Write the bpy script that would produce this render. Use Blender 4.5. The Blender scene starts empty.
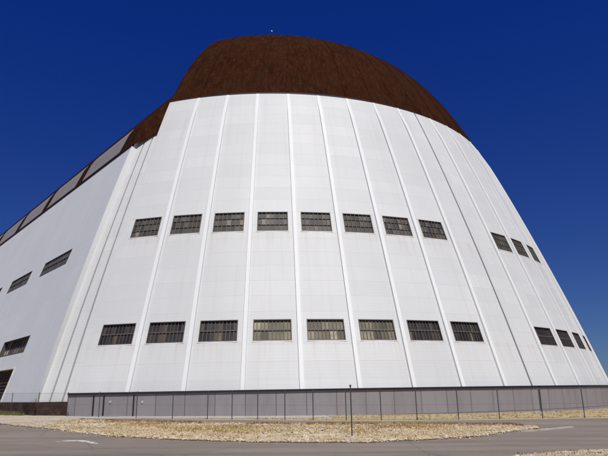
import bpy, math, random
from mathutils import Vector, Matrix
random.seed(11)
sc = bpy.context.scene
col = sc.collection
R_ = math.radians

# ------------------------------------------------------------------ helpers
def spline(xk, yk):
    n = len(xk); h = [xk[i+1]-xk[i] for i in range(n-1)]
    a = [0]*n; b = [1]*n; c = [0]*n; d = [0]*n
    for i in range(1, n-1):
        a[i] = h[i-1]; b[i] = 2*(h[i-1]+h[i]); c[i] = h[i]
        d[i] = 6*((yk[i+1]-yk[i])/h[i]-(yk[i]-yk[i-1])/h[i-1])
    for i in range(1, n):
        w = a[i]/b[i-1]; b[i] -= w*c[i-1]; d[i] -= w*d[i-1]
    M = [0]*n; M[-1] = d[-1]/b[-1]
    for i in range(n-2, -1, -1): M[i] = (d[i]-c[i]*M[i+1])/b[i]
    def ev(x):
        i = 0
        while i < n-2 and x > xk[i+1]: i += 1
        t = x-xk[i]; H = h[i]
        return yk[i]+t*((yk[i+1]-yk[i])/H-H*(2*M[i]+M[i+1])/6 + t*(M[i]/2+t*(M[i+1]-M[i])/(6*H)))
    return ev

def interp(tab):
    def f(x):
        if x <= tab[0][0]: return tab[0][1]
        for (x0, y0), (x1, y1) in zip(tab, tab[1:]):
            if x <= x1: return y0+(y1-y0)*(x-x0)/(x1-x0)
        return tab[-1][1]
    return f

def link(name, verts, faces, mats, parent=None, smooth=False, uvs=None, mi=None):
    me = bpy.data.meshes.new(name)
    me.from_pydata([tuple(v) for v in verts], [], faces)
    for m in (mats if isinstance(mats, (list, tuple)) else [mats]): me.materials.append(m)
    if uvs is not None:
        ul = me.uv_layers.new(name='UVMap')
        for l in me.loops: ul.data[l.index].uv = uvs[l.vertex_index]
    if mi is not None: me.polygons.foreach_set('material_index', mi)
    if smooth: me.polygons.foreach_set('use_smooth', [True]*len(me.polygons))
    me.update()
    o = bpy.data.objects.new(name, me); col.objects.link(o)
    if parent is not None: o.parent = parent
    return o

def tag(o, label, cat, group=None, kind=None):
    o['label'] = label; o['category'] = cat
    if group: o['group'] = group
    if kind: o['kind'] = kind
    return o

def struct(o): o['kind'] = 'structure'; return o

class MB:
    """gathers geometry of ONE mesh"""
    def __init__(s): s.v = []; s.f = []; s.uv = []
    def poly(s, pts, uv=None):
        k = len(s.v); s.v += [Vector(p) for p in pts]; s.f.append(list(range(k, k+len(pts))))
        s.uv += uv if uv else [(p[0], p[1]) for p in pts]
    def hexa(s, p):          # 8 points: 0-3 inner ring, 4-7 outer ring, same order
        for q in ((4, 5, 6, 7), (3, 2, 1, 0), (0, 1, 5, 4), (1, 2, 6, 5), (2, 3, 7, 6), (3, 0, 4, 7)):
            s.poly([p[i] for i in q], [(p[i][0]+p[i][1], p[i][2]) for i in q])
    def tube(s, p0, p1, r0, r1=None, n=8, cap=True):
        r1 = r0 if r1 is None else r1
        p0 = Vector(p0); p1 = Vector(p1); ax = (p1-p0).normalized()
        t = Vector((0, 0, 1)) if abs(ax.z) < .9 else Vector((1, 0, 0))
        a = ax.cross(t).normalized(); b = ax.cross(a)
        k = len(s.v)
        for p, r in ((p0, r0), (p1, r1)):
            for i in range(n):
                an = 2*math.pi*i/n; s.v.append(p+(a*math.cos(an)+b*math.sin(an))*r); s.uv.append((i/n, p.z))
        for i in range(n):
            j = (i+1) % n; s.f.append([k+i, k+n+i, k+n+j, k+j])
        if cap:
            s.f.append([k+n+i for i in range(n)][::-1]); s.f.append([k+i for i in range(n)])
    def build(s, name, m, parent=None, smooth=False):
        return link(name, s.v, s.f, m, parent, smooth, s.uv)

# ------------------------------------------------------------------ materials
def mat(name, base=(.5, .5, .5), rough=.6, spec=.3, metal=0):
    m = bpy.data.materials.new(name); m.use_nodes = True
    b = m.node_tree.nodes['Principled BSDF']
    b.inputs['Base Color'].default_value = (*base, 1); b.inputs['Roughness'].default_value = rough
    b.inputs['Specular IOR Level'].default_value = spec; b.inputs['Metallic'].default_value = metal
    return m
class NT:
    def __init__(s, m): s.m = m; s.t = m.node_tree; s.b = s.t.nodes['Principled BSDF']
    def n(s, typ, **kw):
        x = s.t.nodes.new(typ)
        for k, v in kw.items(): setattr(x, k, v)
        return x
    def l(s, a, b): s.t.links.new(a, b)
    def coord(s, uv=False, scale=(1, 1, 1)):
        c = s.n('ShaderNodeTexCoord'); mp = s.n('ShaderNodeMapping'); mp.inputs['Scale'].default_value = scale
        s.l(c.outputs['UV' if uv else 'Object'], mp.inputs[0]); return mp.outputs[0]
    def noise(s, vec, scale, detail=4, rough=.6):
        x = s.n('ShaderNodeTexNoise'); x.inputs['Scale'].default_value = scale
        x.inputs['Detail'].default_value = detail; x.inputs['Roughness'].default_value = rough
        s.l(vec, x.inputs['Vector']); return x.outputs['Fac']
    def ramp(s, fac, stops):
        x = s.n('ShaderNodeValToRGB'); e = x.color_ramp.elements
        while len(e) < len(stops): e.new(.5)
        for q, (p, c) in zip(e, stops): q.position = p; q.color = (*c, 1) if len(c) == 3 else c
        s.l(fac, x.inputs[0]); return x.outputs[0]
    def mix(s, fac, a, b, blend='MIX'):
        x = s.n('ShaderNodeMix', data_type='RGBA', blend_type=blend)
        for sock, v in ((x.inputs[0], fac), (x.inputs[6], a), (x.inputs[7], b)):
            if hasattr(v, 'is_output'): s.l(v, sock)
            else: sock.default_value = v if isinstance(v, (int, float)) else (*v, 1)
        return x.outputs[2]
    def bump(s, h, strength=.3, dist=.05):
        x = s.n('ShaderNodeBump'); x.inputs['Strength'].default_value = strength; x.inputs['Distance'].default_value = dist
        s.l(h, x.inputs['Height']); s.l(x.outputs[0], s.b.inputs['Normal'])
    def base(s, c): s.l(c, s.b.inputs['Base Color'])

DLU = 5.8361*math.pi/180*47                          # bay width: joints sit under the ribs
def panel_mat(name, c1, c2, seam, bw, rh, streak=.25, bay=False):
    """painted sheet cladding: overlapping sheets with faint joints, dirt streaks running down"""
    m = mat(name, c1, .55, .25); t = NT(m)
    uv = t.coord(True)
    br = t.n('ShaderNodeTexBrick'); br.inputs['Scale'].default_value = 1
    br.inputs['Brick Width'].default_value = bw; br.inputs['Row Height'].default_value = rh
    br.inputs['Mortar Size'].default_value = .022; br.inputs['Mortar Smooth'].default_value = .6; br.offset = 0
    br.inputs['Color1'].default_value = (*c1, 1); br.inputs['Color2'].default_value = (*c2, 1); br.inputs['Mortar'].default_value = (*seam, 1)
    if bay: uv.node.inputs['Location'].default_value = (-(-.3775+5.8361/2)*math.pi/180*47, 0, 0)
    t.l(uv, br.inputs['Vector'])
    big = t.noise(t.coord(True, (.11, .05, 1)), 1.0, 5)
    st = t.noise(t.coord(True, (1.6, .05, 1)), 1.0, 6, .65)
    c = t.mix(t.ramp(big, [(.35, (0, 0, 0)), (.75, (1, 1, 1))]), br.outputs['Color'], tuple(x*.93 for x in c2))
    c = t.mix(t.ramp(st, [(.52, (0, 0, 0)), (.8, (streak,)*3)]), c, (c1[0]*.72, c1[1]*.68, c1[2]*.62))
    if bay:                                              # rusty drips that run down from the sills
        sx = t.n('ShaderNodeSeparateXYZ'); t.l(t.coord(True), sx.inputs[0])
        drip = t.ramp(t.noise(t.coord(True, (2.6, .02, 1)), 1.0, 4, .6), [(.5, (0, 0, 0)), (.72, (.5,)*3)])
        for top_, h_ in ((6.0*1.08, 2.2), (16.5*1.08, 2.6)):
            mr = t.n('ShaderNodeMapRange'); mr.inputs['From Min'].default_value = top_-h_; mr.inputs['From Max'].default_value = top_
            t.l(sx.outputs['Y'], mr.inputs['Value'])
            lt = t.n('ShaderNodeMath', operation='LESS_THAN'); lt.inputs[1].default_value = top_; t.l(sx.outputs['Y'], lt.inputs[0])
            mm = t.n('ShaderNodeMath', operation='MULTIPLY'); t.l(mr.outputs[0], mm.inputs[0]); t.l(lt.outputs[0], mm.inputs[1])
            m3 = t.n('ShaderNodeMath', operation='MULTIPLY'); t.l(mm.outputs[0], m3.inputs[0]); t.l(drip, m3.inputs[1])
            c = t.mix(m3.outputs[0], c, (.46, .36, .27))
    fine = t.noise(t.coord(True, (3, 3, 1)), 1.0, 3)
    c = t.mix(t.ramp(fine, [(.6, (0, 0, 0)), (.8, (.12,)*3)]), c, (c1[0]*.7, c1[1]*.68, c1[2]*.66))
    t.base(c)
    if bw > 20: return m
    wav = t.n('ShaderNodeTexWave', bands_direction='Y'); wav.inputs['Scale'].default_value = 1.1; t.l(uv, wav.inputs[0])
    mx = t.n('ShaderNodeMath', operation='MULTIPLY_ADD'); mx.inputs[1].default_value = .25; t.l(wav.outputs['Fac'], mx.inputs[0]); t.l(br.outputs['Fac'], mx.inputs[2])
    t.bump(mx.outputs[0], .25, .02)
    return m

M = {}
M['white'] = panel_mat('white_cladding', (.582, .589, .568), (.532, .540, .525), (.47, .475, .463), DLU, 1.55, .35, True)
M['rib'] = panel_mat('white_rib_paint', (.68, .688, .672), (.665, .673, .66), (.60, .605, .595), 50, 6.2, .25)
M['sidewall'] = panel_mat('side_wall_cladding', (.595, .615, .61), (.57, .59, .588), (.51, .525, .525), 7.3, 3.1, .4)

# rusty dark brown roof sheet
m = mat('rusty_roof', (.04, .016, .01), .9, .02); t = NT(m)
v1 = t.noise(t.coord(True, (.9, .45, 1)), 1, 10, .78); v2 = t.noise(t.coord(True, (2.4, .8, 1)), 1, 9, .78); v3 = t.noise(t.coord(True, (.12, .1, 1)), 1, 4)
c = t.ramp(v1, [(.3, (.012, .0032, .0015)), (.48, (.026, .0073, .0028)), (.62, (.042, .0125, .0045)), (.8, (.052, .020, .009))])
c = t.mix(t.ramp(v2, [(.5, (0, 0, 0)), (.68, (.8,)*3)]), c, (.058, .034, .026))
c = t.mix(t.ramp(v3, [(.35, (0, 0, 0)), (.7, (.6,)*3)]), c, (.042, .017, .006))
br = t.n('ShaderNodeTexBrick'); br.offset = .5
for k, v in (('Scale', 1), ('Brick Width', 1.6), ('Row Height', 2.4), ('Mortar Size', .05), ('Mortar Smooth', .4)): br.inputs[k].default_value = v
br.inputs['Color1'].default_value = (1, 1, 1, 1); br.inputs['Color2'].default_value = (.86, .86, .86, 1); br.inputs['Mortar'].default_value = (.68, .68, .68, 1)
t.l(t.coord(True), br.inputs['Vector'])
t.base(t.mix(1.0, c, br.outputs['Color'], 'MULTIPLY')); t.bump(v2, .5, .08); M['roof'] = m

m = mat('roof_edge', (.012, .006, .005), .6, .2); M['edge'] = m
# skirt: purple-grey painted steel
m = mat('grey_skirt_paint', (.2, .18, .19), .55, .3); t = NT(m)
br = t.n('ShaderNodeTexBrick'); br.offset = 0
for k, v in (('Scale', 1), ('Brick Width', 2.39), ('Row Height', 9), ('Mortar Size', .035), ('Mortar Smooth', .2)): br.inputs[k].default_value = v
br.inputs['Color1'].default_value = (.268, .25, .252, 1); br.inputs['Color2'].default_value = (.24, .225, .228, 1); br.inputs['Mortar'].default_value = (.11, .095, .10, 1)
t.l(t.coord(True), br.inputs['Vector'])
st = t.noise(t.coord(True, (1.2, .25, 1)), 1, 6)
c = t.mix(t.ramp(st, [(.45, (0, 0, 0)), (.75, (.6,)*3)]), br.outputs['Color'], (.19, .16, .155)); t.base(c); M['skirt'] = m
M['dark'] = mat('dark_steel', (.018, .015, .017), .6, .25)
M['joint'] = mat('grey_gap_shade', (.2, .2, .205), .8, .1)  # shade in the gaps between pilaster strips, painted as a grey colour
M['gap'] = mat('black_gap', (.06, .058, .058), .8, .1)
m = mat('galvanised_post', (.07, .065, .065), .5, .4, .3); M['post'] = m
M['wire'] = mat('fence_wire', (.12, .115, .115), .5, .4, .4)
M['plate'] = mat('pale_plate', (.45, .43, .42), .5)
# foundation: brown stained concrete
m = mat('stained_foundation', (.07, .04, .03), .85, .15); t = NT(m)
a = t.noise(t.coord(True, (.35, .6, 1)), 1, 7, .7)
t.base(t.ramp(a, [(.3, (.018, .011, .011)), (.5, (.05, .024, .021)), (.62, (.10, .062, .042)), (.8, (.15, .11, .075))])); M['found'] = m
# window glass variants: each little pane its own tone
def glass(name, cols, rows, stops, rough=.55):
    m = mat(name, (.05, .05, .05), rough, .2); t = NT(m)
    uv = t.coord(True, (cols, rows, 1))
    fl = t.n('ShaderNodeVectorMath', operation='FLOOR'); t.l(uv, fl.inputs[0])
    oi = t.n('ShaderNodeObjectInfo'); ad = t.n('ShaderNodeVectorMath', operation='ADD'); t.l(fl.outputs[0], ad.inputs[0]); t.l(oi.outputs['Random'], ad.inputs[1])
    wn = t.n('ShaderNodeTexWhiteNoise'); t.l(ad.outputs[0], wn.inputs['Vector'])
    c = t.ramp(wn.outputs['Value'], stops); c.node.color_ramp.interpolation = 'LINEAR'
    nz = t.noise(t.coord(True, (3, 2, 1)), 1, 5)
    c = t.mix(t.ramp(nz, [(.4, (0, 0, 0)), (.75, (.6,)*3)]), c, (.05, .045, .04))
    t.base(c); return m
M['glass_dark'] = glass('dark_dusty_glass', 10, 2, [(0, (.006, .006, .009)), (.6, (.024, .021, .023)), (.88, (.055, .045, .04)), (.97, (.10, .075, .05)), (1, (.2, .15, .1))])
M['glass_grey'] = glass('grey_dusty_glass', 7, 3, [(0, (.03, .029, .028)), (.5, (.075, .069, .062)), (.88, (.11, .10, .088)), (.97, (.14, .125, .105)), (1, (.24, .215, .18))])
M['glass_olive'] = glass('olive_boarded_glass', 5, 2, [(0, (.05, .045, .028)), (.35, (.13, .113, .07)), (.8, (.22, .195, .13)), (.92, (.27, .24, .17)), (1, (.55, .49, .34))], .5)
M['glass_wall'] = glass('grey_side_glass', 10, 2, [(0, (.075, .07, .085)), (.6, (.11, .105, .12)), (1, (.16, .15, .16))], .45)  # grey pane tones for the side wall windows
M['munt'] = mat('muntin_paint', (.13, .115, .10), .7, .15)
M['munt_dark'] = mat('muntin_dark_paint', (.075, .066, .06), .6, .3)
m = mat('sill_paint', (.66, .62, .56), .6, .25); t = NT(m)
a = t.noise(t.coord(False, (1, 1, 1)), 1.3, 5); t.base(t.ramp(a, [(.45, (.6, .59, .57)), (.72, (.5, .42, .35))])); M['sill'] = m
m = mat('skylight_sheet', (.2, .18, .16), .5, .3); t = NT(m)
w = t.n('ShaderNodeTexWave'); w.inputs['Scale'].default_value = .55; t.l(t.coord(True), w.inputs[0])
a = t.noise(t.coord(True, (.5, .5, 1)), 1, 6)
c = t.ramp(w.outputs['Fac'], [(.2, (.20, .188, .168)), (.7, (.275, .262, .238))])
c = t.mix(t.ramp(a, [(.45, (0, 0, 0)), (.7, (.7,)*3)]), c, (.22, .175, .13)); t.base(c); M['sky_sheet'] = m
m = mat('louvre_brown', (.06, .035, .025), .7, .2); t = NT(m)
w = t.n('ShaderNodeTexWave', bands_direction='Y'); w.inputs['Scale'].default_value = 2.2; t.l(t.coord(True), w.inputs[0])
t.base(t.ramp(w.outputs['Fac'], [(.2, (.02, .012, .010)), (.7, (.09, .05, .035))])); M['louvre'] = m
# ground
m = mat('dry_earth', (.3, .24, .15), .95, .1); t = NT(m)
a = t.noise(t.coord(False), .25, 8, .65); b = t.noise(t.coord(False), 3.5, 6, .7)
c = t.ramp(a, [(.3, (.33, .26, .14)), (.5, (.43, .36, .21)), (.7, (.50, .43, .28))])
c = t.mix(t.ramp(b, [(.4, (0, 0, 0)), (.7, (.7,)*3)]), c, (.28, .21, .11)); t.base(c); t.bump(b, .6, .06); M['earth'] = m
m = mat('stony_earth', (.3, .24, .15), .95, .1); t = NT(m)
a = t.noise(t.coord(False), .45, 8, .65); b = t.noise(t.coord(False), 5, 6, .7)
c = t.ramp(a, [(.30, (.22, .13, .065)), (.42, (.44, .34, .20)), (.58, (.56, .48, .34)), (.8, (.60, .55, .45))])
c = t.mix(t.ramp(b, [(.45, (0, 0, 0)), (.7, (.6,)*3)]), c, (.36, .28, .18)); t.base(c); t.bump(b, .8, .08); M['stony'] = m
m = mat('pale_gravel', (.4, .34, .25), .95, .1); t = NT(m)
a = t.noise(t.coord(False, (1, .5, 1)), .6, 9, .7); b = t.noise(t.coord(False), 14, 4, .7)
c = t.ramp(a, [(.3, (.30, .24, .16)), (.5, (.42, .36, .27)), (.7, (.52, .47, .38))])
t.base(t.mix(t.ramp(b, [(.45, (0, 0, 0)), (.7, (.6,)*3)]), c, (.24, .19, .13))); t.bump(b, .7, .03); M['pale_gravel'] = m
m = mat('asphalt', (.11, .1, .098), .9, .2); t = NT(m)
a = t.noise(t.coord(False, (.25, .6, 1)), .5, 7, .6); b = t.noise(t.coord(False), 55, 3, .7); d = t.noise(t.coord(False), 2.2, 6, .7)
c = t.ramp(a, [(.3, (.150, .122, .099)), (.5, (.195, .160, .131)), (.7, (.238, .197, .16))])
c = t.mix(t.ramp(b, [(.45, (0, 0, 0)), (.75, (.55,)*3)]), c, (.23, .21, .19))
c = t.mix(t.ramp(d, [(.55, (0, 0, 0)), (.75, (.45,)*3)]), c, (.095, .08, .07))
tr = t.noise(t.coord(False, (.05, .9, 1)), 1, 5, .6)
c = t.mix(t.ramp(tr, [(.5, (0, 0, 0)), (.68, (.55,)*3)]), c, (.105, .085, .07))
sp = t.noise(t.coord(False), 180, 2, .8)
c = t.mix(t.ramp(sp, [(.58, (0, 0, 0)), (.72, (.6,)*3)]), c, (.34, .30, .26))
vo = t.n('ShaderNodeTexVoronoi', feature='DISTANCE_TO_EDGE'); vo.inputs['Scale'].default_value = .22
ds = t.n('ShaderNodeMix', data_type='RGBA'); ds.inputs[0].default_value = .25
wn = t.n('ShaderNodeTexNoise'); wn.inputs['Scale'].default_value = .9; wn.inputs['Detail'].default_value = 6
cc = t.coord(False); t.l(cc, wn.inputs[0]); t.l(cc, ds.inputs[6]); t.l(wn.outputs['Color'], ds.inputs[7]); t.l(ds.outputs[2], vo.inputs['Vector'])
c = t.mix(t.ramp(vo.outputs['Distance'], [(0, (.35,)*3), (.008, (0, 0, 0))]), c, (.045, .042, .04))
t.base(c); t.bump(b, .5, .01); M['asphalt'] = m
m = mat('pale_concrete', (.42, .39, .34), .9, .15); t = NT(m)
a = t.noise(t.coord(False), .8, 7, .65); t.base(t.ramp(a, [(.35, (.33, .30, .25)), (.55, (.44, .41, .36)), (.75, (.50, .47, .42))])); M['concrete'] = m
m = mat('worn_road_paint', (.75, .73, .7), .7, .2); t = NT(m)
a = t.noise(t.coord(False), 7, 6, .7); t.base(t.ramp(a, [(.45, (.2, .18, .16)), (.56, (.66, .64, .61))])); M['paint'] = m
def varied(name, stops, rough=.9, patch=None):
    m = mat(name, (.4, .3, .1), rough, .15); t = NT(m)
    g = t.n('ShaderNodeNewGeometry'); c = t.ramp(g.outputs['Random Per Island'], stops)
    if patch: c = t.mix(t.ramp(t.noise(t.coord(False), .35, 4), [(.42, (0, 0, 0)), (.62, (.75,)*3)]), c, patch)
    t.base(c); return m
M['straw'] = varied('straw', [(0, (.22, .14, .05)), (.4, (.46, .34, .13)), (.75, (.58, .46, .20)), (.93, (.60, .50, .28)), (1, (.20, .19, .06))], patch=(.34, .17, .06))
M['stone'] = varied('pale_stone', [(0, (.24, .18, .11)), (.4, (.47, .39, .26)), (.75, (.62, .54, .41)), (.86, (.52, .45, .33)), (1, (.05, .04, .03))])
M['dead'] = varied('dead_weed', [(0, (.12, .05, .02)), (.5, (.24, .11, .04)), (.85, (.32, .19, .07)), (1, (.14, .11, .04))])
M['weed'] = varied('dry_weed', [(0, (.10, .085, .03)), (.5, (.20, .16, .06)), (1, (.12, .15, .05))])
M['lamp'] = mat('beacon_glass', (.55, .55, .6), .2, .5)

# ------------------------------------------------------------------ camera (fitted)
F = 590.73; PITCH, YAW, ROLL = R_(15.653), R_(2.8672), R_(-.9787)
fw = Vector((math.sin(YAW)*math.cos(PITCH), math.cos(YAW)*math.cos(PITCH), math.sin(PITCH)))
rt = Vector((math.cos(YAW), -math.sin(YAW), 0)); up = rt.cross(fw)
r2 = rt*math.cos(ROLL)+up*math.sin(ROLL); u2 = -rt*math.sin(ROLL)+up*math.cos(ROLL)
cam = bpy.data.cameras.new('camera'); co = bpy.data.objects.new('camera', cam); col.objects.link(co)
cam.sensor_width = 36; cam.lens = F/608*36; cam.clip_end = 9000; cam.clip_start = .1
mw = Matrix((r2, u2, -fw)).transposed().to_4x4(); mw.translation = Vector((0, -94.998, 1.7303)); co.matrix_world = mw
sc.camera = co

# ------------------------------------------------------------------ hangar geometry
prof = spline([0, 6, 12, 18, 24, 29, 34.5, 40, 44, 47.0], [58.4, 57.8, 55.9, 52.96, 49.18, 43.75, 33.63, 20.14, 9.1, 0])
RZ = interp(sorted((prof(i*.1), i*.1) for i in range(471)))       # radius of the end at a height
def door(phi, z, d=0):                                           # phi in degrees, d = depth behind the skin
    r = RZ(z)-d; a = R_(phi); return Vector((r*math.sin(a), -r*math.cos(a), z))
AX = R_(37); B = Vector((-math.sin(AX), math.cos(AX), 0)); N = Vector((-math.cos(AX), -math.sin(AX), 0))
bodyp = [(0., 41.95)]+[(prof(r), .893*r) for r in (46.4, 45.5, 44.5, 43, 41.5, 40, 39, 38, 37, 36.6)]+[(31.9, 31.4), (34, 30), (36.5, 28), (38.4, 26), (41.5, 22), (44.6, 17), (47.2, 11), (48.6, 5), (49, 0)]
SZ = interp(bodyp)
def body(t, z, d=0): return N*(SZ(z)-d)+B*t+Vector((0, 0, z))
def bodyR(t, z, d=0): return -N*(SZ(z)-d)+B*t+Vector((0, 0, z))
PHI0, DL, SEAM = -.3775, 5.8361, 30.3985
LEFT_EDGE = -21.3; Z_TOP = 34.85; Z_SK = 2.08

def breaks(lo, hi, step, must=()):
    s = {round(lo, 4), round(hi, 4)} | {round(m, 4) for m in must if lo < m < hi}
    s = sorted(s); out = []
    for a, b in zip(s, s[1:]):
        n = max(1, math.ceil((b-a)/step-1e-6)); out += [a+(b-a)*i/n for i in range(n)]
    return out+[s[-1]]

def skin(surf, us, vs, holes=(), uvscale=(1, 1), flip=False, d=0):
    mb_v = []; f = []; uv = []
    for v in vs:
        for u in us: mb_v.append(surf(u, v, d)); uv.append((u*uvscale[0], v*uvscale[1]))
    n = len(us)
    for j in range(len(vs)-1):
        for i in range(n-1):
            uc = (us[i]+us[i+1])/2; vc = (vs[j]+vs[j+1])/2
            if any(a < uc < b and c < vc < e for a, b, c, e in holes): continue
            q = [j*n+i, j*n+i+1, (j+1)*n+i+1, (j+1)*n+i]; f.append(q[::-1] if flip else q)
    return mb_v, f, uv

def pbox(mb, surf, u0, u1, v0, v1, d_in, d_out):
    c = [(u0, v0), (u1, v0), (u1, v1), (u0, v1)]
    mb.hexa([surf(u, v, d_in) for u, v in c]+[surf(u, v, d_out) for u, v in c])

hangar = bpy.data.objects.new('airship_hangar', None); col.objects.link(hangar); hangar.empty_display_size = 5
tag(hangar, 'huge white airship hangar with domed rust brown roof and two rows of windows', 'hangar')

def window(surf, u0, u1, v0, v1, um, cols, rows, gm, mm, depth=.22, bar=.05, midrail=False, sill=True, wstain=None):
    """um = metres per u unit; frame + muntins as the part, pane and sill as its sub-parts"""
    fb = MB(); w = .07/um; h = .07; bw = bar/um
    # reveal and frame
    for a, b, c, e in ((u0, u0+w, v0, v1), (u1-w, u1, v0, v1), (u0+w, u1-w, v0, v0+h), (u0+w, u1-w, v1-h, v1)): pbox(fb, surf, a, b, c, e, depth+.1, -.03)
    for i in range(1, cols):
        u = u0+(u1-u0)*i/cols; pbox(fb, surf, u-bw/2, u+bw/2, v0+h, v1-h, depth, depth-.07)
    for j in range(1, rows):
        v = v0+(v1-v0)*j/rows; k = bar*1.8 if (midrail and j*2 == rows) else bar*.45
        pbox(fb, surf, u0+w, u1-w, v-k/2, v+k/2, depth-.01, depth-.085)
    fr = fb.build('window', mm, hangar)
    pv, pf, puv = skin(surf, [u0+w*.5, u1-w*.5], [v0+h*.5, v1-h*.5], d=depth)
    k = random.random()*40
    puv = [(k, k), (k+1, k), (k, k+1), (k+1, k+1)]
    k = math.floor(k); puv = [(k, k), (k+1, k), (k, k+1), (k+1, k+1)]
    pane = link('pane', pv, pf, gm, fr, False, puv)
    if sill:
        sb = MB(); pbox(sb, surf, u0-.08/um, u1+.08/um, v0-.09, v0-.003, .1, -.035); sb.build('sill', M['sill'], fr)
    return fr

# ---- door leaves
deg = lambda m_, r: math.degrees(m_/r)
LOW = (6.02, 7.87); UPP = (16.52, 18.64)
hwL = .35*DL*1.02; hwU = .35*DL
left_w = [PHI0+k*DL for k in range(-3, 5)]
right_w = [2*SEAM-(PHI0+k*DL) for k in range(4, -4, -1)]
left_r = [PHI0+(k+.5)*DL for k in range(-3, 5)]
right_r = [2*SEAM-p for p in left_r][::-1]
RIGHT_EDGE = 2*SEAM-LEFT_EDGE
GAP = .14
UVS = (math.pi/180*47, 1.08)
def leaf(lo, hi, ws, rs):
    holes = []
    for p in ws:
        if p < 60: holes.append((p-hwL, p+hwL, *LOW))
        if p < 52: holes.append((p-hwU, p+hwU, *UPP))
    must = [x for h in holes for x in h[:2]]
    us = breaks(lo, hi, 1.3, must); vs = breaks(Z_SK-.3, Z_TOP, 1.0, LOW+UPP)
    v, f, uv = skin(door, us, vs, holes, UVS)
    n0 = len(v)
    # thickness round the leaf: side edges, top lip
    extra = MB()
    for u in (lo, hi):
        for a, b in zip(vs, vs[1:]):
            q = [door(u, a, 0), door(u, a, .7), door(u, b, .7), door(u, b, 0)]
            extra.poly(q if u == lo else q[::-1], [(0, a), (.7, a), (.7, b), (0, b)])
    for a, b in zip(us, us[1:]): extra.poly([door(a, Z_TOP), door(b, Z_TOP), door(b, Z_TOP, .7), door(a, Z_TOP, .7)], [(a, 0), (b, 0), (b, .7), (a, .7)])
    v += extra.v; uv += extra.uv; f += [[i+n0 for i in q] for q in extra.f]
    o = link('door_leaf', v, f, M['white'], hangar, False, uv)
    o.data.polygons.foreach_set('use_smooth', [i < len(f)-len(extra.f) for i in range(len(f))])
    def ribbon(name, phi, w, pr0, z0, z1, parent, m, sgn=0):
        mb = MB(); zs = breaks(z0, z1, 1.0); rows = []
        for z in zs:
            r = RZ(z); a = deg(w/2, r); c = deg(w/2-.015, r)
            pr = pr0*max(.3, min(1, (z1-z)/3))
            rows.append([door(phi-a, z, .02), door(phi-c, z, -pr), door(phi+c, z, -pr), door(phi+a, z, .02)])
        for A_, C_, za, zb in zip(rows, rows[1:], zs, zs[1:]):
            for k in range(3): mb.poly([A_[k], A_[k+1], C_[k+1], C_[k]], [(k*.2+phi, za), (k*.2+.2+phi, za), (k*.2+.2+phi, zb), (k*.2+phi, zb)])
        mb.poly(rows[-1]); mb.poly(rows[0][::-1])
        return mb.build(name, m, parent)
    for p in rs: ribbon('rib', p, .37, .21, Z_SK-.12, Z_TOP-.02, o, M['rib'])
    # skirt that hides the trucks: grey steel, dark cap and dark rail line
    def sk(u, z, d=0): r = 46.95-d; a = R_(u); return Vector((r*math.sin(a), -r*math.cos(a), z))
    us2 = breaks(lo, hi, 1.4)
    v, f, uv = skin(sk, us2, [-1.6, .25, Z_SK-.17], uvscale=UVS)
    n0 = len(v); e = MB()
    for u in (lo, hi):
        q = [sk(u, -1.6), sk(u, -1.6, 1.5), sk(u, Z_SK-.17, 1.5), sk(u, Z_SK-.17)]
        e.poly(q if u == lo else q[::-1], [(0, 0), (1, 0), (1, 2), (0, 2)])
    v += e.v; uv += e.uv; f += [[i+n0 for i in q] for q in e.f]
    s_ = link('base_skirt', v, f, M['skirt'], o, False, uv)
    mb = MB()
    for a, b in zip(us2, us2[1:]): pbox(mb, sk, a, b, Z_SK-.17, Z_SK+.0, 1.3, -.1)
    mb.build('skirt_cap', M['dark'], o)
    return o, sk
leafL, sk = leaf(LEFT_EDGE, SEAM-GAP, left_w, left_r)
leafR, _ = leaf(SEAM+GAP, RIGHT_EDGE, right_w, right_r)
# dark joint between the leaves
v, f, uv = skin(door, [SEAM-.5, SEAM+.5], breaks(-.6, Z_TOP-.1, 1), d=.55)
link('joint', v, f, M['gap'], hangar, False, uv)
# details on the skirt: access door, posts of the door trucks, small plates
mb = MB(); pbox(mb, sk, -18.1, -17.2, .2, 1.75, .05, -.05); mb.build('access_door', M['skirt'], leafL)
for a in (-18.25, -17.1, -13.9):
    mb = MB(); pbox(mb, sk, a-.055, a+.055, .05, 1.84, .05, -.09); mb.build('door_jamb', M['dark'], leafL)
for a, z in ((-16.4, 1.25), (-13.0, 1.2)):
    mb = MB(); pbox(mb, sk, a-.1, a+.1, z, z+.2, .02, -.04); mb.build('notice_plate', M['plate'], leafL)
for i, p in enumerate(left_w+right_w):
    if p > 60: continue
    ol = i in (3, 4, 5)
    window(door, p-hwL, p+hwL, *LOW, .78, 10, 2, M['glass_olive'] if ol else M['glass_dark'], M['munt'] if ol else M['munt_dark'], midrail=True, bar=.055, depth=.16)
    if p < 52: window(door, p-hwU, p+hwU, *UPP, .7, 7, 3, M['glass_grey'], M['munt'], bar=.05, depth=.12)

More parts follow.
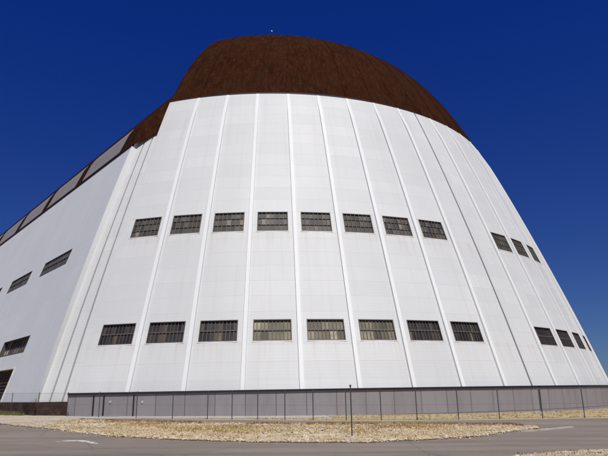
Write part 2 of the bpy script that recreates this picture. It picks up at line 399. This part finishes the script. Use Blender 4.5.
# ---- dome (fixed roof above the leaves): closed wedge about the pin
def dome_s(u, z, d=0):
    k = max(0, (z-Z_TOP)/(58.4-Z_TOP)); lo = LEFT_EDGE+5*k**1.6
    return door(lo+(u-LEFT_EDGE)*(RIGHT_EDGE-lo)/(RIGHT_EDGE-LEFT_EDGE), z, d)
us = breaks(LEFT_EDGE, RIGHT_EDGE, 1.6); vs = breaks(Z_TOP-.25, 57.6, .8)+[57.9, 58.15, 58.32]
v, f, uv = skin(dome_s, us, vs, uvscale=(.7, 1.1), d=.06)
top = len(v); v.append(Vector((0, 0, 58.4))); uv.append((0, 64))
n = len(us)
for i in range(n-1): f.append([(len(vs)-1)*n+i, (len(vs)-1)*n+i+1, top])
ns = len(f)
foot = len(v); v.append(Vector((0, 0, Z_TOP-.25))); uv.append((0, 0))
for i in (0, n-1):
    edge = [j*n+i for j in range(len(vs))]
    q = [foot]+edge+[top]; f.append(q if i else q[::-1])
dome = link('dome_roof', v, f, M['roof'], hangar, False, uv)
dome.data.polygons.foreach_set('use_smooth', [i < ns for i in range(len(f))])
mb = MB()
for a, b in zip(us, us[1:]): pbox(mb, door, a, b, Z_TOP+.01, Z_TOP+.3, .5, .03)
mb.build('eaves_gutter', M['edge'], dome)
mb = MB()                                            # thin rib lines on the dome
for k in range(-3, 15):
    p = PHI0+(k+.5)*DL
    if p > RIGHT_EDGE-1: continue
    zs = breaks(Z_TOP+.45, 55, 1)
    for a, b in zip(zs, zs[1:]):
        w = deg(.09, RZ(a)); w2 = deg(.09, RZ(b))
        mb.hexa([dome_s(p-w, a, .3), dome_s(p+w, a, .3), dome_s(p+w2, b, .3), dome_s(p-w2, b, .3), dome_s(p-w, a, .0), dome_s(p+w, a, .0), dome_s(p+w2, b, .0), dome_s(p-w2, b, .0)])
mb.build('standing_seam', M['roof'], dome)
p = door(-1.2, prof(20.8), .1)
mb = MB(); mb.tube(p, p+Vector((0, 0, .5)), .05); mb.tube(p+Vector((-.4, 0, .2)), p+Vector((.4, 0, .2)), .035)
bm_ = mb.build('beacon', M['dark'], dome)
mb = MB(); mb.tube(p+Vector((0, 0, .5)), p+Vector((0, 0, .72)), .11, .08, 10); mb.build('lamp', M['lamp'], dome)

# ---- white end pilasters between the leaf and the long side wall
EZ = 30.4
def pil(u, z, d=0):                                  # u 0..1 from wall corner to leaf edge
    ph = (-26.3+.7*z/29)*(1-u)+(LEFT_EDGE+.1)*u; return door(ph, z, .45+d)
v, f, uv = skin(pil, [0.02, .5, 1], breaks(1.4, EZ, 1), uvscale=(3.6, 1.08), d=.4); n0 = len(v); e = MB()
for a, b in zip(breaks(1.4, EZ, 1), breaks(1.4, EZ, 1)[1:]): e.poly([pil(0, a, 0), pil(0, a, 1.2), pil(0, b, 1.2), pil(0, b)], [(0, a), (1, a), (1, b), (0, b)])
v += e.v; uv += e.uv; f += [[i+n0 for i in q] for q in e.f]
pl = link('end_pilaster', v, f, M['joint'], hangar, False, uv)  # grey backing: shading lines between the strips are put in by colour
for a, b in ((0, .31), (.36, .64), (.69, 1)):
    mb = MB(); zs = breaks(1.4, EZ-.01, 1)
    for z0, z1 in zip(zs, zs[1:]):
        c = [(a, z0), (b, z0), (b, z1), (a, z1)]
        q = [pil(u, z, .5) for u, z in c]+[pil(u, z, 0) for u, z in c]
        for ix in ((4, 5, 6, 7), (0, 1, 5, 4), (1, 2, 6, 5), (2, 3, 7, 6), (3, 0, 4, 7)):
            mb.poly([q[i] for i in ix], [(q[i].x, q[i].z) for i in ix])
    mb.build('pilaster_strip', M['white'], pl)
# ---- long body: wall, foundation, roof with skylights
def t0(z): return -.503*SZ(z)-.35
LEN = 300
BZ = 28.77
def bodyS(x, z, d=0):                               # x measured along the wall, the first 0..1 hugs the leaf edge
    return body(x if x > -8 else t0(z)+(x+24)*(-8-t0(z))/16, z, d)
wu = [(-12.4+14.5*k, -3.2+14.5*k) for k in range(20)]
WLOW, WUPP = (6.25, 7.95), (15.5, 17.2)
DOORZ = (1.45, 4.62)
# windows in body coordinates; holes where x > -8 need the plain mapping, so the first bay is cut with the true t
def inv_x(t, z): return t if t > -8 else (t-t0(z))*16/(-8-t0(z))-24
class Wn: pass
hb = []
for a, b in wu: hb.append((a, b, *WUPP)); hb.append((a+1.5, b+2.3, *WLOW))
hb.append((-10.2, .8, *DOORZ))
def bodyT(t, z, d=0): return body(max(t, t0(z)), z, d)
us = breaks(-22.2, LEN, 12, [x for h in hb for x in h[:2]]); vs = breaks(1.4, BZ, 1.6, WLOW+WUPP+DOORZ)
v, f, uv = skin(bodyT, us, vs, hb, (1, 1.08), flip=True)
wall = link('side_wall', v, f, M['sidewall'], hangar, True, uv)
# recessed reveals come with the windows
for k, (a, b) in enumerate(wu[:7]):
    window(bodyT, a, b, *WUPP, 1, 10, 2, M['glass_wall'], M['munt_dark'], depth=.10, bar=.05, sill=False)
    window(bodyT, a+1.5, b+2.3, *WLOW, 1, 10, 2, M['glass_olive'], M['munt_dark'], depth=.45, bar=.05, sill=False)
    if k == 0:
        pass
# reveal boxes for deep lower windows
for k, (a, b) in enumerate(wu[:7]):
    mb = MB(); a2, b2 = a+1.5, b+2.3
    for q in ((a2-.02, a2, WLOW[0], WLOW[1]), (b2, b2+.02, WLOW[0], WLOW[1]), (a2, b2, WLOW[1], WLOW[1]+.02), (a2, b2, WLOW[0]-.02, WLOW[0])): pbox(mb, bodyT, *q, .6, .004)
    mb.build('window_reveal', M['sidewall'], wall)
# louvred goods door, lower left
mb = MB(); pbox(mb, bodyT, -10.15, .75, DOORZ[0]+.02, DOORZ[1]-.02, .8, .6)
gd = mb.build('goods_door', M['louvre'], hangar)
mb = MB()
for a, b, c, e in ((-10.35, -10.2, 1.42, 4.62), (.8, .95, 1.42, 4.62), (-10.35, .95, 4.62, 4.8)): pbox(mb, bodyT, a, b, c, e, .8, -.08)
mb.build('door_frame', M['sill'], gd)
mb = MB()
for i in range(9): pbox(mb, bodyT, -10.1, .7, 1.6+i*.33, 1.72+i*.33, .62, .5)
mb.build('slat', M['louvre'], gd)
# foundation
v, f, uv = skin(lambda t, z, d=0: body(t, 1.4, .0)+Vector((0, 0, z-1.4))+N*.12, breaks(-22.0, LEN, 15), [-1, .3, 1.4], flip=True)
n0 = len(v); e = MB()
e.poly([body(-21.4, 1.4)+N*.12, body(LEN, 1.4)+N*.12, body(LEN, 1.4)-N*.6, body(-21.4, 1.4)-N*.6])
for A_, C_ in ((body(-21.4, 1.4)+N*.12, door(LEFT_EDGE, 1.4, .2)),):
    a0 = Vector((A_.x, A_.y, -1)); c0 = Vector((C_.x, C_.y, -1)); e.poly([a0, c0, C_, A_], [(0, 0), (5, 0), (5, 2.4), (0, 2.4)])
v += e.v; uv += e.uv; f += [[i+n0 for i in q] for q in e.f]
link('foundation', v, f, M['found'], hangar, False, uv)
# roof
sk_lo, sk_hi = 29.1, 32.6
v, f, uv = skin(bodyT, breaks(-21.4, LEN, 10), breaks(BZ, 48.99, 1.0), flip=True, d=-.05)
v2, f2, uv2 = skin(lambda t, z, d=0: bodyR(max(t, t0(z)), z, d), breaks(-21.4, LEN, 20), breaks(1.4, 48.99, 2)); n0 = len(v)
v += v2; uv += uv2; f += [[i+n0 for i in q] for q in f2]
roof = link('roof', v, f, M['roof'], hangar, True, uv)
# roof sheet ruled between the front of the long roof and the edge of the leaf and dome
def roof_end(u, w, d=0):
    lo = 28.75+1.35*min(1, u*1.3); z = lo+(40-lo)*w
    a = body(t0(z), z, -.05); b = dome_s(LEFT_EDGE+.15, z, .3); return a*(1-u)+b*u
zs = breaks(1.4, 30.3, 1)
v, f, uv = skin(lambda u, z, d=0: body(t0(z), z)*(1-u)+pil(.03, z)*u, [0, 1], zs, uvscale=(.6, 1.08))
link('corner_trim', v, f, M['rib'], hangar, False, uv)
zs = breaks(0, 1, .07)
v, f, uv = skin(roof_end, [0, .25, .5, .77, 1], zs, uvscale=(3, 11))
link('roof_end', v, f, M['roof'], hangar, True, uv)
mb = MB(); pbox(mb, bodyT, -17, LEN, BZ-.1, BZ+.28, .2, -.12); mb.build('eaves_gutter', M['edge'], roof)
for k in range(-1, 19):
    a = .3+14.75*k+1.25; b = .3+14.75*(k+1)-1.35; a = max(a, -15.0)
    v, f, uv = skin(bodyT, [a, b], breaks(sk_lo, sk_hi, 1), flip=True, d=-.11)
    sl = link('skylight', v, f, M['sky_sheet'], roof, False, uv)
mb = MB()
q = [body(LEN, z) for z in breaks(0, 48.9, 3)]+[bodyR(LEN, z) for z in breaks(0, 48.9, 3)][::-1]
mb.poly(q); mb.build('end_wall', M['sidewall'], hangar)

# ------------------------------------------------------------------ ground
def zg(x): return .1-.011*max(-60, min(60, x))
def sheet(name, pts, m, lift, sub=None):
    """flat sheet following the slight cross-fall of the site, in strips of x"""
    import bmesh
    bm = bmesh.new(); bm.faces.new([bm.verts.new((x, y, 0)) for x, y in pts])
    for x in (-60, 60):
        bmesh.ops.bisect_plane(bm, geom=bm.verts[:]+bm.edges[:]+bm.faces[:], plane_co=(x, 0, 0), plane_no=(1, 0, 0))
    for v in bm.verts: v.co.z = zg(v.co.x)+lift
    for f in bm.faces:
        f.normal_update()
        if f.normal.z < 0: f.normal_flip()
    me = bpy.data.meshes.new(name); bm.to_mesh(me); bm.free(); me.materials.append(m)
    o = bpy.data.objects.new(name, me); col.objects.link(o); return struct(o)

G = 4000
sheet('ground', [(-G, -G), (G, -G), (G, G), (-G, G)], M['earth'], 0)
def jag_(pts, amp, step):
    out = []
    for (x0, y0), (x1, y1) in zip(pts, pts[1:]):
        L = math.hypot(x1-x0, y1-y0); n = max(1, int(L/step))
        for i in range(n): out.append((x0+(x1-x0)*i/n+random.uniform(-amp, amp), y0+(y1-y0)*i/n+random.uniform(-amp, amp)))
    return out+[pts[-1]]
# asphalt: the foreground road and the service road round the verge, up to the fence
fence_pts = [(-29.5, -35.2), (-26.3, -37.6), (-23.1, -40.0), (-19.9, -42.4), (-16.7, -44.8), (-13.5, -47.2), (-10.2, -49.3), (-7.3, -51.0), (-4.69, -52.4), (-2.99, -52.9), (-1.23, -53.7), (.57, -54.6), (2.38, -55.2), (4.43, -55.9), (6.59, -56.3), (8.82, -56.5), (11.54, -56.2), (14.33, -55.8), (17.33, -55.4), (20.33, -55.0), (23.3, -54.4), (26.3, -53.6)]
road_edge = [(-300, 30), (-42, -34), (-26, -40.5), (-18, -45.6), (-13.7, -48.2)]+[(x, y-.7) for x, y in fence_pts[6:]]+[(60, -46), (300, 20)]
sheet('road', [(-300, -300)]+road_edge+[(300, -300)], M['asphalt'], .004)
far = [(-13.7, -52.0), (-7.83, -56.0), (-1.49, -59.4), (6.71, -61.2), (12.1, -62.6), (13.1, -64.5)]
near = [(12.2, -66.6), (9.4, -69.1), (7.6, -71.2), (5.55, -72.6), (2.83, -73.6), (-.93, -72.9), (-3.55, -71.6), (-7.27, -68.6), (-11.0, -63.6), (-15.9, -58.2), (-24, -51.5)]
def jag(pts, amp, step):
    out = []
    for (x0, y0), (x1, y1) in zip(pts, pts[1:]):
        L = math.hypot(x1-x0, y1-y0); n = max(1, int(L/step))
        for i in range(n):
            t_ = i/n; k = 0 if i == 0 else amp
            out.append((x0+(x1-x0)*t_+random.uniform(-k, k), y0+(y1-y0)*t_+random.uniform(-k, k)))
    return out+[pts[-1]]
far_j = jag(far, .12, .6); near_j = jag(near, .16, .35)
verge_poly = far_j+near_j+[(-19, -47.5)]
sheet('verge', verge_poly, M['stony'], .03)
sheet('gravel_path', [(-60, -20), (-30, -36.5), (-18.2, -45.4), (-13.9, -49.2), (-13.3, -53.2), (-12.4, -61.8), (-15.9, -58.0), (-23.8, -51.3), (-33, -45), (-62, -29)], M['pale_gravel'], .045)
# concrete apron in front of the doors on the left and centre, dry ground further right
def ring(r, a0, a1, n=30): return [(r*math.sin(R_(a0+(a1-a0)*i/n)), -r*math.cos(R_(a0+(a1-a0)*i/n))) for i in range(n+1)]
sheet('apron', ring(46.5, -30, 6)+ring(51.2, -22, 4)[::-1], M['concrete'], .008)
sh_edge = [(5.2, -80.5), (6.4, -78.4), (8.0, -77.5), (10.4, -76.8), (14, -76.5), (20, -77.2)]
sheet('shoulder', [(x, y) for x, y in jag_(sh_edge, .12, .3)]+[(30, -79), (30, -95), (8, -95)], M['pale_gravel'], .02)
# painted arrow stroke on the road
ap = [(-8.15, -71.75), (-7.75, -71.15), (-7.2, -71.25), (-6.6, -72.0), (-6.15, -72.95), (-6.35, -73.0), (-6.8, -72.25), (-7.35, -71.75), (-7.85, -71.75)]
sheet('road_marking', ap, M['paint'], .008)
# low kerb at the tip of the verge
kp = [(10.4, -68.7), (10.9, -68.4), (11.8, -67.8), (13.0, -66.8), (14.2, -65.7)]
mb = MB()
for (x0, y0), (x1, y1) in zip(kp, kp[1:]):
    d_ = Vector((x1-x0, y1-y0, 0)).normalized(); o_ = Vector((-d_.y, d_.x, 0))*.09
    q = [Vector((x0, y0, 0))-o_, Vector((x1, y1, 0))-o_, Vector((x1, y1, 0))+o_, Vector((x0, y0, 0))+o_]
    mb.hexa([p_+Vector((0, 0, zg(p_.x)-.05)) for p_ in q]+[p_+Vector((0, 0, zg(p_.x)+.06)) for p_ in q])
struct(mb.build('kerb', M['concrete']))

# ------------------------------------------------------------------ fence
fence = bpy.data.objects.new('wire_fence', None); col.objects.link(fence); fence.location = (0, 0, 0)
tag(fence, 'thin see-through wire fence on slim dark posts in front of the hangar base', 'fence')
HF = 1.85
for x, y in fence_pts:
    mb = MB(); z = zg(x); mb.tube((x, y, z-.2), (x, y, z+HF), .03, n=8); mb.tube((x, y, z+HF), (x, y, z+HF+.04), .038, .015, 8)
    mb.build('post', M['post'], fence)
mb = MB()
for (x0, y0), (x1, y1) in zip(fence_pts, fence_pts[1:]):
    for h in (.06, HF*.5, HF-.06): mb.tube((x0, y0, zg(x0)+h), (x1, y1, zg(x1)+h), .006, n=3, cap=False)
mb.build('strand', M['wire'], fence)
mb = MB(); SP = .13
for (x0, y0), (x1, y1) in zip(fence_pts, fence_pts[1:]):
    L = math.hypot(x1-x0, y1-y0); n = int((L+HF)/SP); dx, dy = (x1-x0)/L, (y1-y0)/L
    for s_ in (1, -1):
        for i in range(n):
            a = -HF+i*SP+.05; u0 = max(0, a); u1 = min(L, a+HF)
            if u1-u0 < .05: continue
            h0 = u0-a; h1 = u1-a
            if s_ < 0: u0, u1 = L-u0, L-u1
            xa, ya, xb, yb = x0+dx*u0, y0+dy*u0, x0+dx*u1, y0+dy*u1
            mb.tube((xa, ya, zg(xa)+h0), (xb, yb, zg(xb)+h1), .0022, n=3, cap=False)
mb.build('netting', M['wire'], fence)

# marker post on the verge
px, py = 2.85, -71.6
mp = bpy.data.objects.new('marker_post', None); col.objects.link(mp); mp.location = (px, py, zg(px))
tag(mp, 'slim dark steel post with a cap standing alone on the stony verge', 'post')
mb = MB(); mb.tube((0, 0, -.3), (0, 0, 1.91), .024, n=10); mb.build('shaft', M['post'], mp)
mb = MB(); mb.tube((0, 0, 1.9), (0, 0, 1.93), .035, .042, 8); mb.tube((0, 0, 1.93), (0, 0, 1.96), .042, .025, 8); mb.build('cap', M['dark'], mp)
mb = MB(); mb.tube((0, 0, .0), (0, 0, .1), .13, .1, 10); mb.build('footing', M['concrete'], mp)

# ------------------------------------------------------------------ verge cover
def inside(x, y, poly):
    c = False; j = len(poly)-1
    for i in range(len(poly)):
        (xi, yi), (xj, yj) = poly[i], poly[j]
        if (yi > y) != (yj > y) and x < (xj-xi)*(y-yi)/(yj-yi)+xi: c = not c
        j = i
    return c
def dist(x, y, line):
    b_ = 1e9
    for (x0, y0), (x1, y1) in zip(line, line[1:]):
        dx, dy = x1-x0, y1-y0; t_ = max(0, min(1, ((x-x0)*dx+(y-y0)*dy)/(dx*dx+dy*dy+1e-9)))
        b_ = min(b_, math.hypot(x-x0-dx*t_, y-y0-dy*t_))
    return b_
from mathutils import noise as mnoise
def pn(x, y, s): return mnoise.noise(Vector((x*s, y*s, 3.7)))
def tuft(mb, x, y, h, lift=.02, spread=.1, blades=6):
    z = zg(x)+lift
    for _ in range(blades):
        a = random.uniform(0, 2*math.pi); l = h*random.uniform(.5, 1.15); w = random.uniform(.008, .018)
        bx, by = x+random.uniform(-spread, spread)*.6, y+random.uniform(-spread, spread)*.6
        tx, ty = bx+math.cos(a)*l*random.uniform(.2, .8), by+math.sin(a)*l*random.uniform(.2, .8)
        k = len(mb.v)
        c, s_ = math.cos(a+1.57)*w, math.sin(a+1.57)*w
        mb.v += [Vector((bx-c, by-s_, z-.01)), Vector((bx+c, by+s_, z-.01)), Vector((tx, ty, z+l))]; mb.f.append([k, k+1, k+2]); mb.uv += [(0, 0)]*3
ICO_V = []; ICO_F = []
import bmesh
bm = bmesh.new(); bmesh.ops.create_icosphere(bm, subdivisions=1, radius=1); bm.verts.ensure_lookup_table()
ICO_V = [v.co.copy() for v in bm.verts]; ICO_F = [[v.index for v in f.verts] for f in bm.faces]; bm.free()
bm = bmesh.new(); bmesh.ops.create_icosphere(bm, subdivisions=2, radius=1); bm.verts.ensure_lookup_table()
ICO2_V = [v.co.copy() for v in bm.verts]; ICO2_F = [[v.index for v in f.verts] for f in bm.faces]; bm.free()
def rock(mb, x, y, r, lift=.03):
    k = len(mb.v); a = random.uniform(0, 6.28); sx, sy, sz = r*random.uniform(.8, 1.4), r*random.uniform(.7, 1.1), r*random.uniform(.5, .85)
    ca, sa = math.cos(a), math.sin(a); z = zg(x)+lift+sz*.35
    for v in ICO_V:
        j = random.uniform(.78, 1.2); X, Y, Z = v.x*sx*j, v.y*sy*j, v.z*sz*j
        mb.v.append(Vector((x+X*ca-Y*sa, y+X*sa+Y*ca, z+Z))); mb.uv.append((0, 0))
    mb.f += [[k+i for i in f] for f in ICO_F]

xs = [p_[0] for p_ in verge_poly]; ys = [p_[1] for p_ in verge_poly]
gmb = MB(); rmb = MB(); big = []
near_l = near_j[:-1]
n = 0
while n < 17000:
    x = random.uniform(-19, 13.2); y = random.uniform(-74, -50)
    if not inside(x, y, verge_poly): continue
    n += 1
    if x < -10 and random.random() < (-10-x)/7: continue
    dn = dist(x, y, near); p_ = pn(x, y, .35)
    if dn < 3.4+1.5*p_:
        if random.random() < (.95 if dn < .9+.4*p_ else .24): rock(rmb, x, y, random.uniform(.014, .042)*(1.7 if random.random() < .08 else 1))
        if random.random() < .22+.35*max(0, p_): tuft(gmb, x, y, .07)
    else:
        if random.random() < .48+.9*p_: tuft(gmb, x, y, random.uniform(.05, .13)*(1+.5*p_), blades=7)
        if random.random() < .3: rock(rmb, x, y, random.uniform(.02, .06))
n = 0
while n < 1600:                                      # extra rubble right along the asphalt edge
    i = random.randrange(len(near_l)-1); (x0, y0), (x1, y1) = near_l[i], near_l[i+1]; t_ = random.random()
    x = x0+(x1-x0)*t_+random.gauss(0, .28); y = y0+(y1-y0)*t_+abs(random.gauss(0, .4))-.12
    n += 1
    if x < -9 and random.random() < (-8-x)/9: continue
    rock(rmb, x, y, random.uniform(.014, .05), .02)
for _ in range(1500):                                # gritty shoulder across the road
    x = random.uniform(5.4, 14); y = interp(sh_edge)(x)-abs(random.gauss(0, .8))+random.gauss(0, .1); rock(rmb, x, y, random.uniform(.01, .035), .01)
for _ in range(500):                                 # grit thrown onto the asphalt
    i = random.randrange(len(near_l)-1); x, y = near_l[i]
    rock(rmb, x+random.gauss(0, .3), y-abs(random.gauss(0, .5)), random.uniform(.008, .025), -.005)
o = rmb.build('gravel', M['stone']); tag(o, 'loose pale gravel and rubble spread along the edge of the verge', 'gravel', kind='stuff')
o = gmb.build('dry_grass', M['straw']); tag(o, 'straw yellow dry grass growing on the roadside verge', 'grass', kind='stuff')
wmb = MB()
for (x0, y0), (x1, y1) in zip(far, far[1:]):
    L = math.hypot(x1-x0, y1-y0)
    for _ in range(int(L*75)):
        t_ = random.random(); x = x0+(x1-x0)*t_+random.gauss(0, .1); y = y0+(y1-y0)*t_-abs(random.gauss(0, .55))+.1
        if x < -11 or x > 12.5: continue
        if pn(x, y, .5) > .25: continue
        tuft(wmb, x, y, random.uniform(.05, .15), .02, .12, 6)
o = wmb.build('dead_weeds', M['dead']); tag(o, 'rust brown dead weeds along the far edge of the stony verge', 'weeds', kind='stuff')
# dry grass between fence and doors, thicker to the right
mb = MB(); n = 0
while n < 4200:
    x = random.uniform(-6, 34); y = random.uniform(-57, -30); r = math.hypot(x, y); n += 1
    if r < 47.4 or y < interp(fence_pts)(x)+.1 or (r < 51.3 and math.degrees(math.atan2(x, -y)) < 4.5): continue
    if x > 26 and r > 53: continue
    tuft(mb, x, y, random.uniform(.05, .13), .0, blades=7)
o = mb.build('dry_grass', M['straw']); tag(o, 'short dry yellow grass between the wire fence and the hangar doors', 'grass', kind='stuff')
mb = MB()
for _ in range(1500):
    x = random.uniform(6, 14); y = random.uniform(-80, -76.3)
    if inside(x, y, [(6.0, -80.5), (6.6, -78.0), (8.2, -77.2), (10.4, -76.6), (14, -76.4), (14, -80)]) and random.random() < .3: tuft(mb, x, y, random.uniform(.02, .06), .03)
o = mb.build('dry_grass', M['straw']); tag(o, 'sparse dry grass on the dirt shoulder across the road, bottom right', 'grass', kind='stuff')
# weeds along the brown foundation on the left
mb = MB()
for _ in range(5200):
    t_ = random.uniform(-21, 45); s_ = 42.0+abs(random.gauss(0, .9)); P_ = N*s_+B*t_
    if pn(P_.x, P_.y, .3) < -.15: continue
    tuft(mb, P_.x, P_.y, random.uniform(.1, .42), 0, .2, 6)
o = mb.build('weeds', M['weed']); tag(o, 'low brown and green weeds along the dark foundation of the long wall', 'weeds', kind='stuff')
# larger stones lining the edge: single things
protos = []
for k in range(5):
    vs_ = []
    for v in ICO2_V:
        j = 1+.28*mnoise.noise(v*1.3+Vector((k*7.1, 0, 0)))+.12*mnoise.noise(v*3.1+Vector((0, k*5.3, 0)))
        vs_.append((v.x*1.2*j, v.y*.9*j, v.z*.65*j))
    me = bpy.data.meshes.new('stone'); me.from_pydata(vs_, [], ICO2_F); me.materials.append(M['stone_big'] if 'stone_big' in M else M['stone']); protos.append(me)
acc = 0; nxt = .2
for (x0, y0), (x1, y1) in zip(near_l, near_l[1:]):
    L = math.hypot(x1-x0, y1-y0)
    while nxt <= acc+L:
        t_ = (nxt-acc)/L; x = x0+(x1-x0)*t_+random.uniform(-.12, .12); y = y0+(y1-y0)*t_+random.uniform(-.05, .45)
        nxt += random.uniform(.25, 1.0)
        if x < -9.5: continue
        o = bpy.data.objects.new('stone', random.choice(protos)); col.objects.link(o)
        r = random.uniform(.035, .08)*(1.4 if random.random() < .1 else 1); o.scale = (r, r, r); o.rotation_euler = (random.uniform(-.2, .2), random.uniform(-.2, .2), random.uniform(0, 6.28))
        o.location = (x, y, zg(x)+.02+r*.3)
        tag(o, 'pale fist sized stone in the row edging the verge by the road', 'stone', 'stones lining the verge')
    acc += L

# ------------------------------------------------------------------ light
EL, AZ = 57.0, 13.0                                   # sun behind the camera, a little to the right
w = bpy.data.worlds.new('World'); sc.world = w; w.use_nodes = True
nt = w.node_tree; bg = nt.nodes['Background']
sky = nt.nodes.new('ShaderNodeTexSky'); sky.sky_type = 'NISHITA'; sky.sun_disc = False
sky.sun_elevation = R_(EL); sky.sun_rotation = R_(180-AZ); sky.altitude = 1500; sky.air_density = 1; sky.dust_density = .15; sky.ozone_density = 2
hs = nt.nodes.new('ShaderNodeMix'); hs.data_type = 'RGBA'; hs.blend_type = 'MULTIPLY'; hs.inputs[0].default_value = 1; 
tc = nt.nodes.new('ShaderNodeTexCoord'); sp = nt.nodes.new('ShaderNodeSeparateXYZ'); nt.links.new(tc.outputs['Generated'], sp.inputs[0])
cr = nt.nodes.new('ShaderNodeValToRGB'); e_ = cr.color_ramp.elements                     # clear sky: deep blue aloft, paler low down
e_[0].position = .02; e_[0].color = (.34, .48, .80, 1); e_[1].position = .55; e_[1].color = (.085, .36, 1.45, 1)
nt.links.new(sp.outputs[2], cr.inputs[0]); nt.links.new(cr.outputs[0], hs.inputs[7])
nt.links.new(sky.outputs[0], hs.inputs[6]); nt.links.new(hs.outputs[2], bg.inputs[0]); bg.inputs[1].default_value = .05
sd = bpy.data.lights.new('sun', 'SUN'); sd.energy = 4.7; sd.angle = R_(.53); sd.color = (1, .965, .91)
so = bpy.data.objects.new('sun', sd); col.objects.link(so)
dirv = Vector((math.sin(R_(AZ))*math.cos(R_(EL)), -math.cos(R_(AZ))*math.cos(R_(EL)), math.sin(R_(EL))))
so.rotation_euler = dirv.to_track_quat('Z', 'Y').to_euler(); so.location = dirv*200
sc.view_settings.view_transform = 'Standard'; sc.view_settings.look = 'None'; sc.view_settings.gamma = 1; sc.view_settings.exposure = 0
sc.view_settings.use_curve_mapping = False
sc.render.engine = 'CYCLES'
